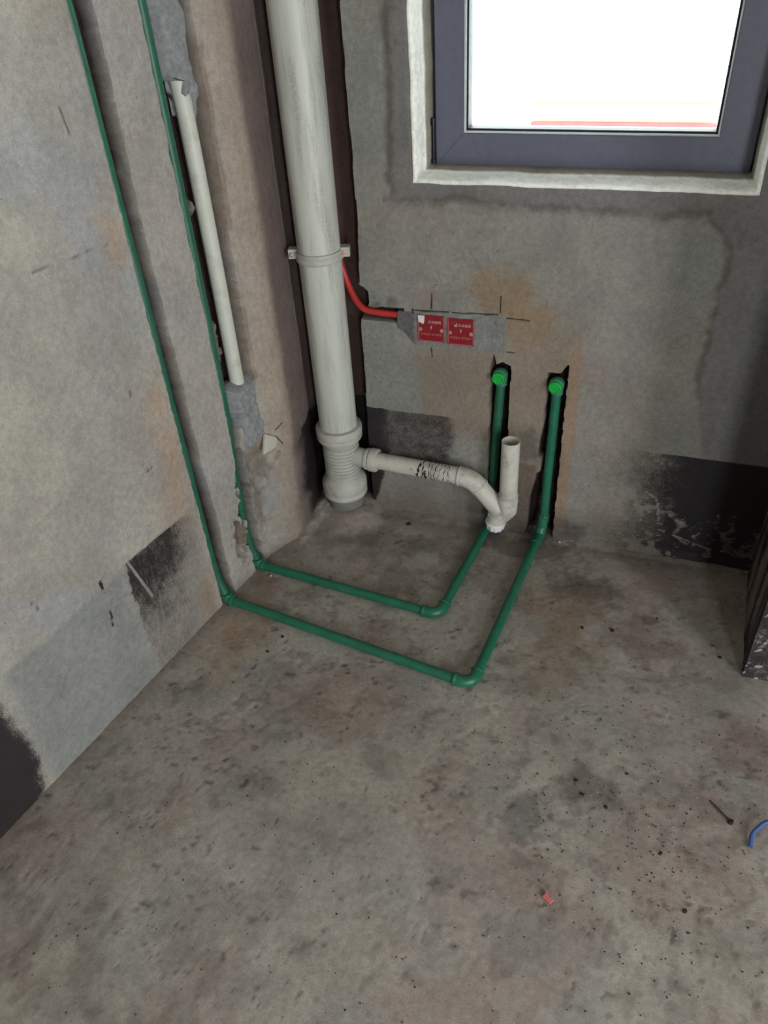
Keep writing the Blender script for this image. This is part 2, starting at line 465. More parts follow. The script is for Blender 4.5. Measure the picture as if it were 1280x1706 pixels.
# ------------------------------------------------------------------ setting: back wall with window opening
WX0, WX1, WZ0, WZ1 = .342, 1.074, .987, 2.25
b_base = s2l(148, 146, 138); b_or = s2l(148, 130, 112); b_org = s2l(152, 128, 100); b_new = s2l(126, 123, 121); b_dk = s2l(92, 84, 78)
def back_fn(X, Z):
    n1 = fbm(X, Z, 9, 101); n2 = fbm(X, Z, 45, 102); n3 = fbm(X, Z, 160, 103, 2)
    D = .0022*fbm(X, Z, 4, 104)+.0007*n2+.0004*n3
    C = np.ones(X.shape+(3,))*b_base
    C = C*(1+.08*n1+.03*n2)[..., None]
    C = mixc(C, .5*ss(0, .7, fbm(X, Z, 3.4, 110)), s2l(158, 148, 137))
    C = mixc(C, .35*ss(0, .7, fbm(X, Z, 5, 111)), s2l(136, 140, 136))
    # newer mortar around the window and down the right
    inner = np.minimum(np.minimum(X-.285, 1.045-X+.02*fbm(X*0, Z, 6, 112)), 0*X+9)
    zedge = .938+.012*fbm(X, Z*0, 7, 113)+.006*fbm(X, Z*0, 30, 114)
    xr = 1.048+.016*fbm(X*0, Z, 6, 115)+.006*fbm(X*0, Z, 30, 116)+.03*ss(.6, .3, Z)-.06*ss(.86, .95, Z)
    xl = .283+.012*fbm(X*0, Z, 6, 117)+.006*fbm(X*0, Z, 30, 118)
    near = np.clip(ss(-.003, .003, Z-zedge)*ss(-.003, .003, X-xl)+ss(-.003, .003, X-xr), 0, 1)
    C = mixc(C, .85*near, b_new*(1+.08*n1)[..., None])
    C = mixc(C, .5*ss(1.08, 1.16, X+.03*n1)*ss(.34, .40, Z), s2l(126, 130, 132))
    D = D+near*.0010
    dd = np.where((X > xl-.02) & (X < xr+.01), np.abs(Z-zedge), 9)
    dd = np.minimum(dd, np.where(Z > .92, np.abs(X-xl), 9))
    dd = np.minimum(dd, np.where((Z < .93) & (Z > .5), np.abs(X-xr)*1.2, 9))
    ln_ = (1-ss(.003, .016, dd+.003*n2))*ss(-.45, .35, fbm(X, Z, 14, 119)+.25)
    C = mixc(C, .55*ln_, b_dk)
    D = D-.0015*ln_
    C = mixc(C, .30*(1-ss(.0, .035, dd))*ss(-.2, .5, n1), s2l(110, 100, 94))
    # orange wetting round the box
    C = mixc(C, .75*blob(X, Z, .545, .73, .085, .075, 121, .3), b_org)
    C = mixc(C, .75*blob(X, Z, .62, .665, .09, .07, 122, .3), b_org)
    C = mixc(C, .7*band(X+.02*n1, .575, .735, .025)*band(Z+.02*n1, .12, .66, .05), b_or)
    C = mixc(C, .5*blob(X, Z, .36, .70, .04, .04, 124, .3), s2l(160, 136, 128))
    C = mixc(C, .65*band(X+.01*n1, .335, .545, .015)*band(Z+.02*n1, .30, .565, .04), b_or)
    C = mixc(C, .6*band(X, .733, .765+.004*n1, .006)*band(Z, .05, .62, .04), s2l(164, 132, 104))
    C = mixc(C, .4*blob(X, Z, .79, .55, .05, .06, 125, .4), s2l(158, 132, 126))
    # darker brown towards the foot, with a few patches
    C = mixc(C, .6*(1-ss(.03, .15, Z+.03*n1)), s2l(104, 96, 86))
    C = mixc(C, .6*blob(X, Z, .635, .30, .045, .07, 126, .4), s2l(96, 92, 84))
    C = mixc(C, .75*band(X, .60, .672, .006)*(1-ss(.235, .25, Z)), s2l(110, 96, 82))
    C = mixc(C, .5*blob(X, Z, .715, .02, .12, .06, 127, .4), s2l(70, 60, 54))
    # dark specks
    k = vn(X*120, Z*120, 130); C = mixc(C, .6*ss(.93, .98, k)*ss(-.1, .4, n1), b_dk)
    # recessed strip in the corner, behind the soil pipe
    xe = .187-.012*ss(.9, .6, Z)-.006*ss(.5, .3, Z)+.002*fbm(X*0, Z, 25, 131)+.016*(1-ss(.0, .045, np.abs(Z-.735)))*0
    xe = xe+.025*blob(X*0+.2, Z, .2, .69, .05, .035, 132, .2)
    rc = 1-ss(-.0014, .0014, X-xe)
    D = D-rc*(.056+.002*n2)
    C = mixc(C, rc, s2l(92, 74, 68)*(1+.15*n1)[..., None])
    # slot of the red conduit
    zt = .668+.004*fbm(X, Z*0, 40, 133); zb = .632
    sl = band(Z, zb, zt, .0014)*band(X, xe-.002, .30, .0014)
    D = np.minimum(D, D*(1-sl)-sl*.022)
    C = mixc(C, sl*.9, s2l(52, 42, 38))
    C = mixc(C, .6*band(Z, .662, .70, .006)*band(X, .19, .28, .02)*ss(-.3, .4, n2), s2l(92, 84, 80))
    # mortar bed of the boxes
    mt = .671+.003*fbm(X, Z*0, 24, 134)+.012*ss(.50, .53, X)-.006
    mb = .575+.004*fbm(X, Z*0, 24, 135)+.04*(1-ss(.28, .335, X))
    mr = .567+.004*fbm(X*0, Z, 24, 136)
    bed = band(X, .28+.006*fbm(X*0, Z, 30, 137), mr, .002)*ss(-.0015, .0015, Z-mb)*(1-ss(-.0015, .0015, Z-mt))
    D = D*(1-bed)+bed*(.001+.0022*n2+.001*n3)
    C = mixc(C, bed*.95, c_mort*.92*(1+.14*n2)[..., None])
    C = mixc(C, bed*(1-ss(.322, .338, X)), s2l(112, 110, 110)*(1+.22*n2)[..., None])
    # saw cuts
    cuts = (((.375, .716), (.374, .676)), ((.320, .669), (.42, .670)), ((.43, .670), (.548, .676)), ((.552, .722), (.552, .682)), ((.570, .668), (.627, .667)),
            ((.575, .577), (.592, .577)), ((.371, .567), (.374, .541)), ((.322, .671), (.324, .660)))
    for i, (p, q) in enumerate(cuts):
        s_ = seg(X, Z, p, q, .0016); D = D-s_*.003; C = mixc(C, s_*.92, s2l(34, 28, 28))
    # chases of the two green risers
    def chase(x0, x1, z1, sd, top):
        l = x0+.0015*fbm(X*0, Z, 50, sd)+.0025*fbm(X*0, Z, 16, sd+1)
        r = x1+.0015*fbm(X*0, Z, 50, sd+2)
        t = z1+top(X)
        return l, r, t
    l, r, t = chase(.534, .585, .535, 140, lambda X: .012*np.clip(1-np.abs(X-.565)/.025, 0, 1)+.03*np.clip(1-np.abs(X-.541)/.007, 0, 1))
    gA = band(X, l, r, .0014)*(1-ss(-.0014, .0014, Z-t))
    l, r, t = chase(.681, .731, .532, 150, lambda X: .025*np.clip((X-.715)/.015, 0, 1))
    l = l-.010*ss(.40, .22, Z)+.012*blob(X*0+.68, Z, .68, .245, .05, .03, 152, .2)-.016*ss(.20, .1, Z)
    gB = band(X, l, r, .0014)*(1-ss(-.0014, .0014, Z-t))
    g = np.clip(gA+gB, 0, 1)
    D = D*(1-g)-g*(.042+.005*n2)
    C = mixc(C, g, s2l(56, 44, 42)*(1+.35*n2)[..., None])  # dark brown with the grooves' shade painted in
    mo = np.clip(band(X, .670, .684, .003)*band(Z, .40, .54, .01), 0, 1)*(1-g)*ss(-.2, .3, n2)
    C = mixc(C, .7*mo, s2l(140, 134, 128))
    # black waterproof coat
    T = np.zeros_like(X)
    tl = .364+.003*n2
    fadeR = 1-ss(.40, .50, X+.02*n1-.05*(.36-Z))
    T = np.maximum(T, (.68+.18*(1-ss(.17, .26, X)))*(1-ss(tl-.003, tl+.003, Z))*fadeR*ss(.14, .22, Z+.04*n1+.2*(1-ss(.15, .25, X))))
    T = np.maximum(T, (.50+.48*ss(.84, 1.2, X+.03*n1))*(1-ss(.337, .341, Z))*ss(.765, .795, X+.015*n1+.03*ss(.2, .05, Z)))
    T = T*(1-g*.8)
    sc = np.zeros_like(X)
    for p, q in (((.83, .33), (.87, .25)), ((1.0, .19), (1.02, .10)), ((1.02, .10), (1.10, .055)), ((.97, .21), (1.0, .19)), ((.82, .22), (.84, .18)), ((1.02, .09), (1.16, .05))):
        sc = np.maximum(sc, seg(X, Z, p, q, .002)*ss(-.5, .2, n2))
    T = T*(1-.8*sc)
    wp = vn(X*190, Z*190, 160)
    T = T*(1-.7*ss(.86, .93, wp)*ss(.78, .9, X)*ss(.34, .05, Z+.18*n1))
    T = T*(1-.35*ss(.1, .5, fbm(X, Z, 26, 163))*ss(.26, .1, Z+.1*n1)*ss(.78, .9, X))
    # plaster fillet of the window edge and of the foot
    ft = (1-ss(.0, .03, Z))*(1-rc)*(1-g)
    D = D+ft*(.006+.006*n1)
    we = np.maximum(np.maximum(WX0-X, X-WX1), np.maximum(WZ0-Z, Z-WZ1))
    D = D*ss(.002, .012, np.abs(we))
    C = C*.85
    P = np.empty(X.shape+(3,)); P[..., 0] = X; P[..., 1] = -D; P[..., 2] = Z
    return P, C, T
us = spans((-.06, .15, .01), (.15, WX0, .0024), (WX0, .78, .0024), (.78, WX1, .005), (WX1, 1.31, .006))
vs = spans((-.03, .78, .0026), (.78, WZ0, .005), (WZ0, 1.4, .012), (1.4, WZ1, .1), (WZ1, 2.7, .15))
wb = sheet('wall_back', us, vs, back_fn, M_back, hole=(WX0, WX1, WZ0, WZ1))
tag(wb, kind='structure')

# window reveal: pale plaster edge, duller inside
def reveal():
    # loop of the opening, swept in depth; outer lip rounded and slightly wavy
    dep = [(.008, -.006), (-.002, -.005), (-.0032, -.002), (-.0028, .0015), (.001, .0035), (.006, .0045), (.02, .0055), (.045, .006), (.062, .0065), (.066, .010), (.10, .012), (.16, .012)]
    P0 = []
    def side(p, q, n):
        for i in range(n):
            t = i/n; P0.append((p[0]*(1-t)+q[0]*t, p[1]*(1-t)+q[1]*t))
    side((WX0, WZ0), (WX1, WZ0), 60); side((WX1, WZ0), (WX1, WZ1), 60); side((WX1, WZ1), (WX0, WZ1), 30); side((WX0, WZ1), (WX0, WZ0), 60)
    cx, cz = (WX0+WX1)/2, (WZ0+WZ1)/2; hx, hz = (WX1-WX0)/2, (WZ1-WZ0)/2
    V, C = [], []
    for yy, ins in dep:
        for (x, z) in P0:
            wv = float(fbm(np.array(x+z*.7), np.array(z), 16, 77))*.0022 if yy > -.01 else 0
            k = ins+wv
            V.append((cx+(x-cx)*(hx-k)/hx, yy, cz+(z-cz)*(hz-k)/hz))
            C.append(s2l(252, 252, 243) if yy < .064 else s2l(150, 144, 132))
    n = len(P0); F = []
    for i in range(len(dep)-1):
        for k in range(n):
            k2 = (k+1) % n; F.append((i*n+k, (i+1)*n+k, (i+1)*n+k2, i*n+k2))
    o = link('window_reveal', V, F, M_rev)
    ca = o.data.color_attributes.new('Col', 'FLOAT_COLOR', 'POINT')
    ca.data.foreach_set('color', np.array([[*c, 1] for c in C], np.float32).reshape(-1))
    return o
M_rev = concrete('reveal_plaster', (1, 1, 1), .15, .3, .3)
win = empty('window_1', (.708, .12, WZ0))
tag(win, kind='structure')
rv = reveal(); rv.parent = win; rv.matrix_parent_inverse = Matrix.Translation(-Vector(win.location))
# fixed frame, then sash with mitred rails
fm = MB()
fm.box(.350, .372, .125, .175, .993, 2.25, .001).box(1.046, 1.072, .125, .175, .993, 2.25, .001)
fm.box(.350, 1.072, .125, .175, .985, 1.005, .001).box(.350, 1.072, .125, .175, 2.22, 2.25, .001)
fm.build('outer_frame', M_fr, win)
sx0, sx1, sz0, sz1 = .364, 1.057, .9985, 2.22
ix0, ix1, iz0, iz1 = .431, .984, 1.068, 2.15
def rail(q, name):
    # q: outer0, outer1, inner1, inner0 in (x,z); bevelled front
    V = []
    for (x, z), in_ in zip(q, (0, 0, 1, 1)):
        V.append((x, .100, z))
    F = [(0, 1, 2, 3)]
    V += [(x, .150, z) for (x, z) in q]
    F += [(4, 7, 6, 5), (0, 4, 5, 1), (1, 5, 6, 2), (2, 6, 7, 3), (3, 7, 4, 0)]
    bm = bmesh.new(); vs_ = [bm.verts.new(v) for v in V]
    for f in F: bm.faces.new([vs_[i] for i in f])
    bmesh.ops.recalc_face_normals(bm, faces=bm.faces[:])
    bmesh.ops.bevel(bm, geom=bm.edges[:], offset=.0012, segments=2, affect='EDGES')
    bm.verts.index_update()
    o = link(name, [v.co[:] for v in bm.verts], [[v.index for v in f.verts] for f in bm.faces], M_fr, win, False)
    bm.free(); return o
rail([(sx0, sz0), (sx1, sz0), (ix1, iz0), (ix0, iz0)], 'sash_bottom_rail')
rail([(sx0, sz1), (sx0, sz0), (ix0, iz0), (ix0, iz1)], 'sash_stile')
rail([(sx1, sz0), (sx1, sz1), (ix1, iz1), (ix1, iz0)], 'sash_stile')
rail([(sx1, sz1), (sx0, sz1), (ix0, iz1), (ix1, iz1)], 'sash_top_rail')
def ringbox(x0, x1, z0, z1, wd, y0, y1):
    r = MB()
    r.box(x0, x1, y0, y1, z0, z0+wd).box(x0, x1, y0, y1, z1-wd, z1).box(x0, x0+wd, y0, y1, z0+wd, z1-wd).box(x1-wd, x1, y0, y1, z0+wd, z1-wd)
    return r
ringbox(ix0-.001, ix1+.001, iz0-.001, iz1+.001, .0045, .103, .112).build('sealant_bead', M_gsk, win, False)
ringbox(ix0+.003, ix1-.003, iz0+.003, iz1-.003, .005, .112, .150).build('glazing_gasket', M_blk, win, False)
MB().box(ix0+.004, ix1-.004, .130, .135, iz0+.004, iz1-.004).build('glass_pane', M_glass, win, False)
hg = MB(); hg.tube([(.3595, .094, 1.005), (.3595, .094, 1.085)], .0042, 12).tube([(.3595, .094, 1.085), (.3595, .094, 1.100)], .0062, 12).tube([(.3595, .094, 1.003), (.3595, .094, 1.012)], .0062, 12)
hg.box(.350, .3645, .096, .102, 1.010, 1.092, .0008)
hg.build('hinge', M_hin, win)

# ------------------------------------------------------------------ setting: floor
def floor_fn(X, Y):
    n1 = fbm(X, Y, 6, 201); n2 = fbm(X, Y, 40, 202); n3 = fbm(X, Y, 130, 203, 2)
    # height: nearly level round the pipes, mounds against the walls
    H = .0012*fbm(X, Y, 3, 204)+.0004*n2+.0003*n3-.002
    H = H-.0012*ss(.45, .75, fbm(X, Y, 24, 205))
    rp = np.hypot(X-.09, Y+.028)
    H = H+.030*(1-ss(.05, .15, rp+.02*n1))
    a = -(X*.152+Y*.98838); d = X*.98838-Y*.152
    H = H+.012*(1-ss(.02, .07, d+.012*n2))*(1-ss(.16, .30, a))
    H = H+.010*(1-ss(.0, .03, -Y+.008*n2))*(1-ss(.45, .56, X))
    H = H+.008*(1-ss(.0, .025, -Y+.008*n2))*ss(.74, .79, X)
    C = np.ones(X.shape+(3,))*s2l(160, 152, 142)
    C = C*(1.07+.10*n1+.06*n2)[..., None]
    C = mixc(C, .6*ss(0, .6, fbm(X, Y, 4.5, 210)), s2l(172, 168, 157))
    C = mixc(C, .6*ss(.1, .6, fbm(X, Y, 5.5, 211)), s2l(158, 140, 132))
    C = mixc(C, .5*ss(.1, .7, fbm(X, Y, 8, 212)), s2l(140, 142, 136))
    C = mixc(C, .45*ss(.2, .6, fbm(X, Y, 14, 213)), s2l(122, 112, 102))
    C = mixc(C, .35*ss(.3, .6, fbm(X, Y, 30, 214)), s2l(104, 96, 90))
    for cx, cy, rx, ry, c, am, sd in (
            (.85, -.19, .10, .06, (66, 56, 50), .75, 1), (.80, -.30, .12, .10, (120, 98, 76), .55, 2), (.83, -.45, .10, .14, (122, 104, 84), .5, 3),
            (1.03, -.27, .03, .02, (78, 58, 54), .8, 4), (1.02, -.36, .09, .07, (112, 90, 84), .6, 5), (.96, -.80, .06, .05, (92, 86, 78), .75, 6),
            (.835, -.90, .045, .05, (88, 86, 86), .8, 7), (.28, -.16, .16, .06, (96, 88, 78), .6, 8), (.36, -.30, .10, .06, (92, 78, 62), .6, 9),
            (.37, -.48, .06, .03, (116, 106, 98), .7, 10), (.02, -.60, .08, .12, (152, 128, 104), .7, 11), (.26, -.56, .12, .05, (148, 146, 138), .6, 12),
            (-.0, -.42, .06, .05, (122, 88, 78), .6, 13), (.66, -.07, .13, .05, (62, 50, 45), .7, 14), (1.05, -.60, .12, .10, (156, 146, 138), .5, 15),
            (1.25, -.60, .08, .08, (120, 96, 90), .6, 16), (1.2, -.85, .08, .06, (116, 100, 94), .5, 17), (.35, -.75, .2, .1, (116, 90, 82), .4, 18),
            (1.20, -.20, .05, .08, (112, 102, 66), .35, 19), (.93, -.62, .10, .08, (150, 150, 144), .45, 20), (1.21, -.52, .02, .012, (74, 66, 60), .8, 21),
            (.55, -.2, .10, .10, (112, 104, 94), .5, 22), (.10, -.15, .07, .08, (116, 112, 104), .5, 23), (.08, .01, .12, .08, (104, 102, 98), .7, 24),
            (.63, -.42, .06, .1, (146, 142, 134), .5, 25), (.7, -1.1, .2, .15, (156, 152, 144), .5, 26), (.3, -1.2, .2, .2, (158, 154, 146), .5, 27)):
        C = mixc(C, am*.75*blob(X, Y, cx, cy, rx*1.1, ry*1.1, 220+sd, .5), s2l(*[min(255, v*1.1) for v in c]))
    # darker brown at the foot of the back and left walls
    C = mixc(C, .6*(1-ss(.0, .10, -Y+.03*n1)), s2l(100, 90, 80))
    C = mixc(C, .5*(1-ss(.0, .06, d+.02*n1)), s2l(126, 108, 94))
    # pock marks and chips
    def marks(sc, sd, lo, am, dk):
        k = vn(X*sc+3*n1, Y*sc, sd)*.75+vn(X*sc*2.3, Y*sc*2.3, sd+1)*.25
        return ss(lo, lo+.05, k)*am
    mk = np.clip(marks(60, 230, .78, 1, 0)*ss(-.3, .4, n1)+marks(34, 240, .86, .9, 0)+marks(110, 245, .80, .9, 0)*ss(-.2, .4, fbm(X, Y, 9, 246)), 0, 1)
    C = mixc(C, .55*mk, s2l(70, 62, 56)); H = H-.0015*mk
    ar = np.hypot((X-.301)/.009, (Y+.049)/.010); k = 1-ss(.7, 1.1, ar); C = mixc(C, k*.9, s2l(44, 38, 36)); H = H-.004*k
    wm = marks(46, 250, .885, 1, 0)*ss(.0, .5, fbm(X, Y, 7, 251)); C = mixc(C, .5*wm, s2l(176, 174, 166))
    T = np.zeros_like(X)
    T = np.maximum(T, .35*blob(X, Y, 1.28, -.44, .10, .04, 260, .4))
    P = np.empty(X.shape+(3,)); P[..., 0] = X; P[..., 1] = Y; P[..., 2] = H
    return P, C, T
us = spans((-.62, -.20, .03), (-.20, .9, .0045), (.9, 1.40, .0055), (1.40, 3.0, .1))
vs = spans((-3.5, -1.75, .1), (-1.75, -1.0, .008), (-1.0, .06, .0045))
fl = sheet('floor', us, vs, floor_fn, M_floor)
tag(fl, kind='structure')

# ------------------------------------------------------------------ setting: coated pier on the right
def pier_side(S, Z):      # s from the back wall forward
    n1 = fbm(S, Z, 9, 301); n2 = fbm(S, Z, 45, 302)
    x = 1.269-.048*S+.001*n2+.002*n1+.006*ss(.372, .393, S)
    P = np.empty(S.shape+(3,)); P[..., 0] = x; P[..., 1] = -S; P[..., 2] = Z
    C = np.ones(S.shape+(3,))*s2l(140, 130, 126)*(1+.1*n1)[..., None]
    T = (.78+.12*n1)*(1-ss(.337, .343, Z))
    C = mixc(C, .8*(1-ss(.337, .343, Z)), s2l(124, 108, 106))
    T = (.62+.35*fbm(S, Z*.15, 30, 304)+.12*n1)*(1-ss(.337, .343, Z))
    wp = vn(S*170, Z*170, 305); T = T*(1-.6*ss(.85, .93, wp))
    return P, C, T
us = spans((-.02, .393, .006)); vs = spans((-.03, .6, .006), (.6, 2.7, .1))
ps = sheet('wall_right', us, vs, pier_side, M_right, flip=False)
tag(ps, kind='structure')
def pier_front(X, Z):
    n1 = fbm(X, Z, 9, 311); n2 = fbm(X, Z, 45, 312)
    P = np.empty(X.shape+(3,)); P[..., 0] = X; P[..., 1] = -.393-.001*n2-.002*n1; P[..., 2] = Z
    C = np.ones(X.shape+(3,))*s2l(170, 166, 160)*(1+.1*n1)[..., None]
    T = (.80+.12*n1)*(1-ss(.337, .343, Z))
    T = T*(1-.85*ss(.72, .86, vn(X*260, Z*260, 315)*.65+vn(X*110, Z*110, 316)*.35))
    return P, C, T
us = spans((1.2502, 1.45, .006), (1.45, 3.0, .1))
pf = sheet('wall_right_return', us, vs, pier_front, M_right)
tag(pf, kind='structure')
# rest of the room (behind and above the viewer)
def slab(name, *a):
    o = MB().box(*a).build(name, M_room, None, False); tag(o, kind='structure'); return o
slab('ceiling', -.7, 3.1, -3.5, .06, 2.7, 2.8)
slab('wall_far_right', 3.0, 3.1, -3.4, -2.85, -.03, 2.7)
slab('wall_far_right', 3.0, 3.1, -2.05, -.35, -.03, 2.7)
slab('wall_far_right_lintel', 3.0, 3.1, -2.85, -2.05, 2.1, 2.7)  # above the unseen side opening, added to let sky light in
slab('wall_front', -.6, 1.9, -3.45, -3.35, -.03, 2.7)
slab('wall_front', 2.3, 3.05, -3.45, -3.35, -.03, 2.7)
slab('wall_front_lintel', 1.9, 2.3, -3.45, -3.35, 2.1, 2.7)  # above the narrow unseen opening, added to light the back wall

# ------------------------------------------------------------------ outside
g = MB().box(-150, 150, .6, 250, -12.5, -12).build('outdoor_ground', M_ground, None, False)
tag(g, kind='structure')
bl = empty('building', (-2, 34, -12))
tag(bl, 'low ochre building with red sheeting, far outside, bleached behind the window pane', 'building')
BX0, BX1, BY, BZT = -5.55, 1.6, 34.0, -5.1
MB().box(BX0, BX1, BY, BY+10, -12, BZT, .1).build('wall', M_bld, bl, False)
MB().box(BX0-.05, BX1+.25, BY-.35, BY-.02, -12, BZT-.70, .05).build('red_sheeting', M_bldr, bl, False)
rf = MB().box(BX0-.05, BX1+.05, BY-.1, BY+10.1, BZT, BZT+.15, .04); rf.build('roof_slab', M_bld, bl, False)

# ------------------------------------------------------------------ soil pipe with branch and trap
RX, RY = .091, -.028
soil = empty('drain_pipe', (RX, RY, 0))
tag(soil, 'thick grey-white plastic soil pipe rising in the corner, with ribbed tee and side branch trap', 'drain pipe')
MB().lathe([(-.02, .055), (.10, .055)], (RX, RY, 0), n=48).build('pipe_base', M_pvcd, soil)['label'] = 'dusty grey stub of pipe entering the floor'
# lower socket
p = [(.066, .0545), (.066, .066), (.070, .0685), (.078, .0685), (.082, .0665), (.084, .0665), (.088, .069), (.112, .069), (.118, .067), (.130, .059), (.136, .0535)]
z = .136
ribs = []
for i in range(9):
    z0 = .138+i*.0118
    ribs += [(z0, .0505), (z0+.0012, .0505), (z0+.0028, .0545), (z0+.0090, .0545), (z0+.0106, .0505)]
p += ribs
p += [(.248, .054), (.262, .058), (.266, .0655), (.270, .0675), (.276, .0675), (.279, .065), (.282, .0655), (.286, .0685), (.302, .0685), (.307, .0665), (.309, .0565)]
MB().lathe(p, (RX, RY, 0), n=56).build('tee_fitting', M_pvcf, soil, sharp=35)
MB().lathe([(.28, .055), (2.7, .055)], (RX, RY, 0), n=56).build('pipe_riser', M_pvc, soil)
# branch
B0 = Vector((RX, RY, .203)); B1 = Vector((.500, -.055, .207)); J = Vector((.582, -.060, .118))
ax = (B1-B0).normalized()
MB().lathe([(.045, .030), (.082, .029), (.084, .033), (.092, .0335), (.094, .031), (.097, .031), (.099, .0355), (.116, .0355), (.119, .0335), (.120, .0255)], B0, ax, 36).build('branch_socket', M_pvcf, soil)
MB().tube([B0+ax*.10, B1-ax*.03], .025, 32).build('branch_pipe', M_pvcb, soil)
# torn brown tape and scratches on the branch: thin wrapped bands
for i, (s0, wd, th0) in enumerate(((.255, .007, 2.4), (.266, .0035, 3.2), (.274, .010, 1.5), (.290, .0022, 5), (.299, .002, 5), (.309, .0025, 5), (.319, .0016, 5), (.331, .0022, 5), (.342, .0018, 5), (.350, .0016, 5))):
    n = 22; V = []; F = []
    up_ = Vector((0, 0, 1)); sd_ = ax.cross(up_).normalized(); up_ = sd_.cross(ax)
    for k in range(n+1):
        an = -1.0+th0*k/n if th0 < 5 else -1.2+3.4*k/n
        d = (-sd_*0)+(Vector(sd_)*math.cos(an)+up_*math.sin(an))
        sk = .004*math.sin(an*1.3+i)+.0015*math.sin(an*7+i*2)
        hw = wd*(.5+.25*math.sin(k*1.1+i))
        for e in (-1, 1):
            V.append(B0+ax*(s0+sk+e*hw*.8)+d*.02535)
    for k in range(n): F.append((2*k, 2*k+1, 2*k+3, 2*k+2))
    t_ = link('scuff_mark', V, F, M_dark, soil)
# elbow 45 with collar lines
dv = (J-B1).normalized()
def collar(p, d, r, ln=.004, dr=.0015, name='collar', mat=None):
    p = Vector(p)
    MB().lathe([(-ln/2, r-.001), (-ln/2, r+dr*.6), (-ln/4, r+dr), (ln/4, r+dr), (ln/2, r+dr*.6), (ln/2, r-.001)], p, d, 36).build(name, mat or M_pvcb, soil)
e0 = B1-ax*.035; e1 = B1+dv*.035
pts = [e0]+[e0*(1-t)**2+B1*2*t*(1-t)+e1*t*t for t in [i/12 for i in range(1, 12)]]+[e1]
MB().tube(pts, .0278, 36).build('elbow', M_pvcb, soil)
collar(e0, ax, .0276); collar(e1, dv, .0276, .005)
# trap body: slanting arm joining upright cup, cleanout cap below
SX, SY = .608, -.062
tb = MB()
tb.tube([e1, J+dv*.004], [.0262, .0275], 36)
tb.tube(fillet([Vector((SX, SY, .150)), Vector((SX, SY, .122)), Vector((.580, -.060, .088)), Vector((.574, -.060, .070))], .016, 10), .0272, 36)
tb.lathe([(.0, .0275), (.028, .0285)], Vector((.577, -.060, .072)), (.1, 0, 1), 36)
tb.build('trap_body', M_pvcb, soil)
cc = Vector((.575, -.060, .070)); ad = Vector((-.06, 0, -1)).normalized()
cp = MB().lathe([(-.004, .024), (-.004, .029), (.0, .030), (.004, .029), (.005, .026)], cc, ad, 36)
n = 48; V = []; F = []
prof = [(.004, 0), (.005, .0), (.019, 0), (.024, -.003), (.0245, -.012)]
a1 = ad.cross(Vector((0, 1, 0))).normalized(); a2 = ad.cross(a1)
for h, dr in prof:
    for k in range(n):
        an = 2*math.pi*k/n
        r = .0255+dr+.0012*math.cos(an*10)
        V.append(cc+ad*h+(a1*math.cos(an)+a2*math.sin(an))*r)
for i in range(len(prof)-1):
    for k in range(n): F.append((i*n+k, i*n+(k+1) % n, (i+1)*n+(k+1) % n, (i+1)*n+k))
F.append(tuple((len(prof)-1)*n+k for k in range(n)))
cp.add(V, F); cp.build('cleanout_cap', M_stk, soil)['label'] = 'white fluted cleanout cap'
# open standpipe (hollow)
MB().lathe([(.135, .0272), (.150, .0278), (.152, .0285), (.158, .0285), (.160, .0275), (.172, .0275), (.173, .0282), (.176, .0282), (.177, .0252)], (SX, SY, 0), n=40).build('standpipe_socket', M_pvcb, soil)
n = 40
sp = MB(); V = []; F = []
pr = [(.16, .025), (.352, .025), (.353, .0246), (.353, .0226), (.352, .0222), (.18, .0222)]
for h, r in pr:
    for k in range(n):
        an = 2*math.pi*k/n; V.append((SX+math.cos(an)*r, SY+math.sin(an)*r, h))
for i in range(len(pr)-1):
    for k in range(n): F.append((i*n+k, i*n+(k+1) % n, (i+1)*n+(k+1) % n, (i+1)*n+k))
F.append(tuple((len(pr)-1)*n+k for k in range(n)))
sp.add(V, F); sp.build('standpipe', M_pvcb, soil)

# clamp on the riser
ck = empty('pipe_clamp', (RX, RY, .81))
tag(ck, 'grey plastic bracket ring clamped round the thick soil pipe at mid height', 'pipe clamp')
MB().lathe([(-.013, .0555), (-.013, .0590), (-.010, .0605), (-.004, .0605), (-.001, .0585), (.001, .0585), (.004, .0610), (.010, .0610), (.013, .0595), (.013, .0555)], (RX, RY, .81), n=56).build('ring', M_pvcf, ck)
for s in (-1, 1):
    dx, dy = .955*s, .296*s
    cx, cy = RX+dx*.066, RY+dy*.066
    lug = MB()
    lug.box(-.012, .012, -.013, .013, -.011, .013, .0015)
    Mx = Matrix.Translation((cx, cy, .815)) @ Matrix.Rotation(math.atan2(dy, dx), 4, 'Z')
    lug.v = [tuple(Mx @ Vector(v)) for v in lug.v]
    lug.build('lug', M_pvcf, ck, False)
    MB().lathe([(0, .0055), (.004, .0055), (.005, .004)], (cx+.296*.013*s*0, cy-.013, .815), (.25, -.97, 0), 12).build('bolt', M_scr, ck)
MB().box(RX-.015, RX+.015, RY+.0585, .0555, .80, .82, .002).build('wall_bracket', M_pvcf, ck, False)

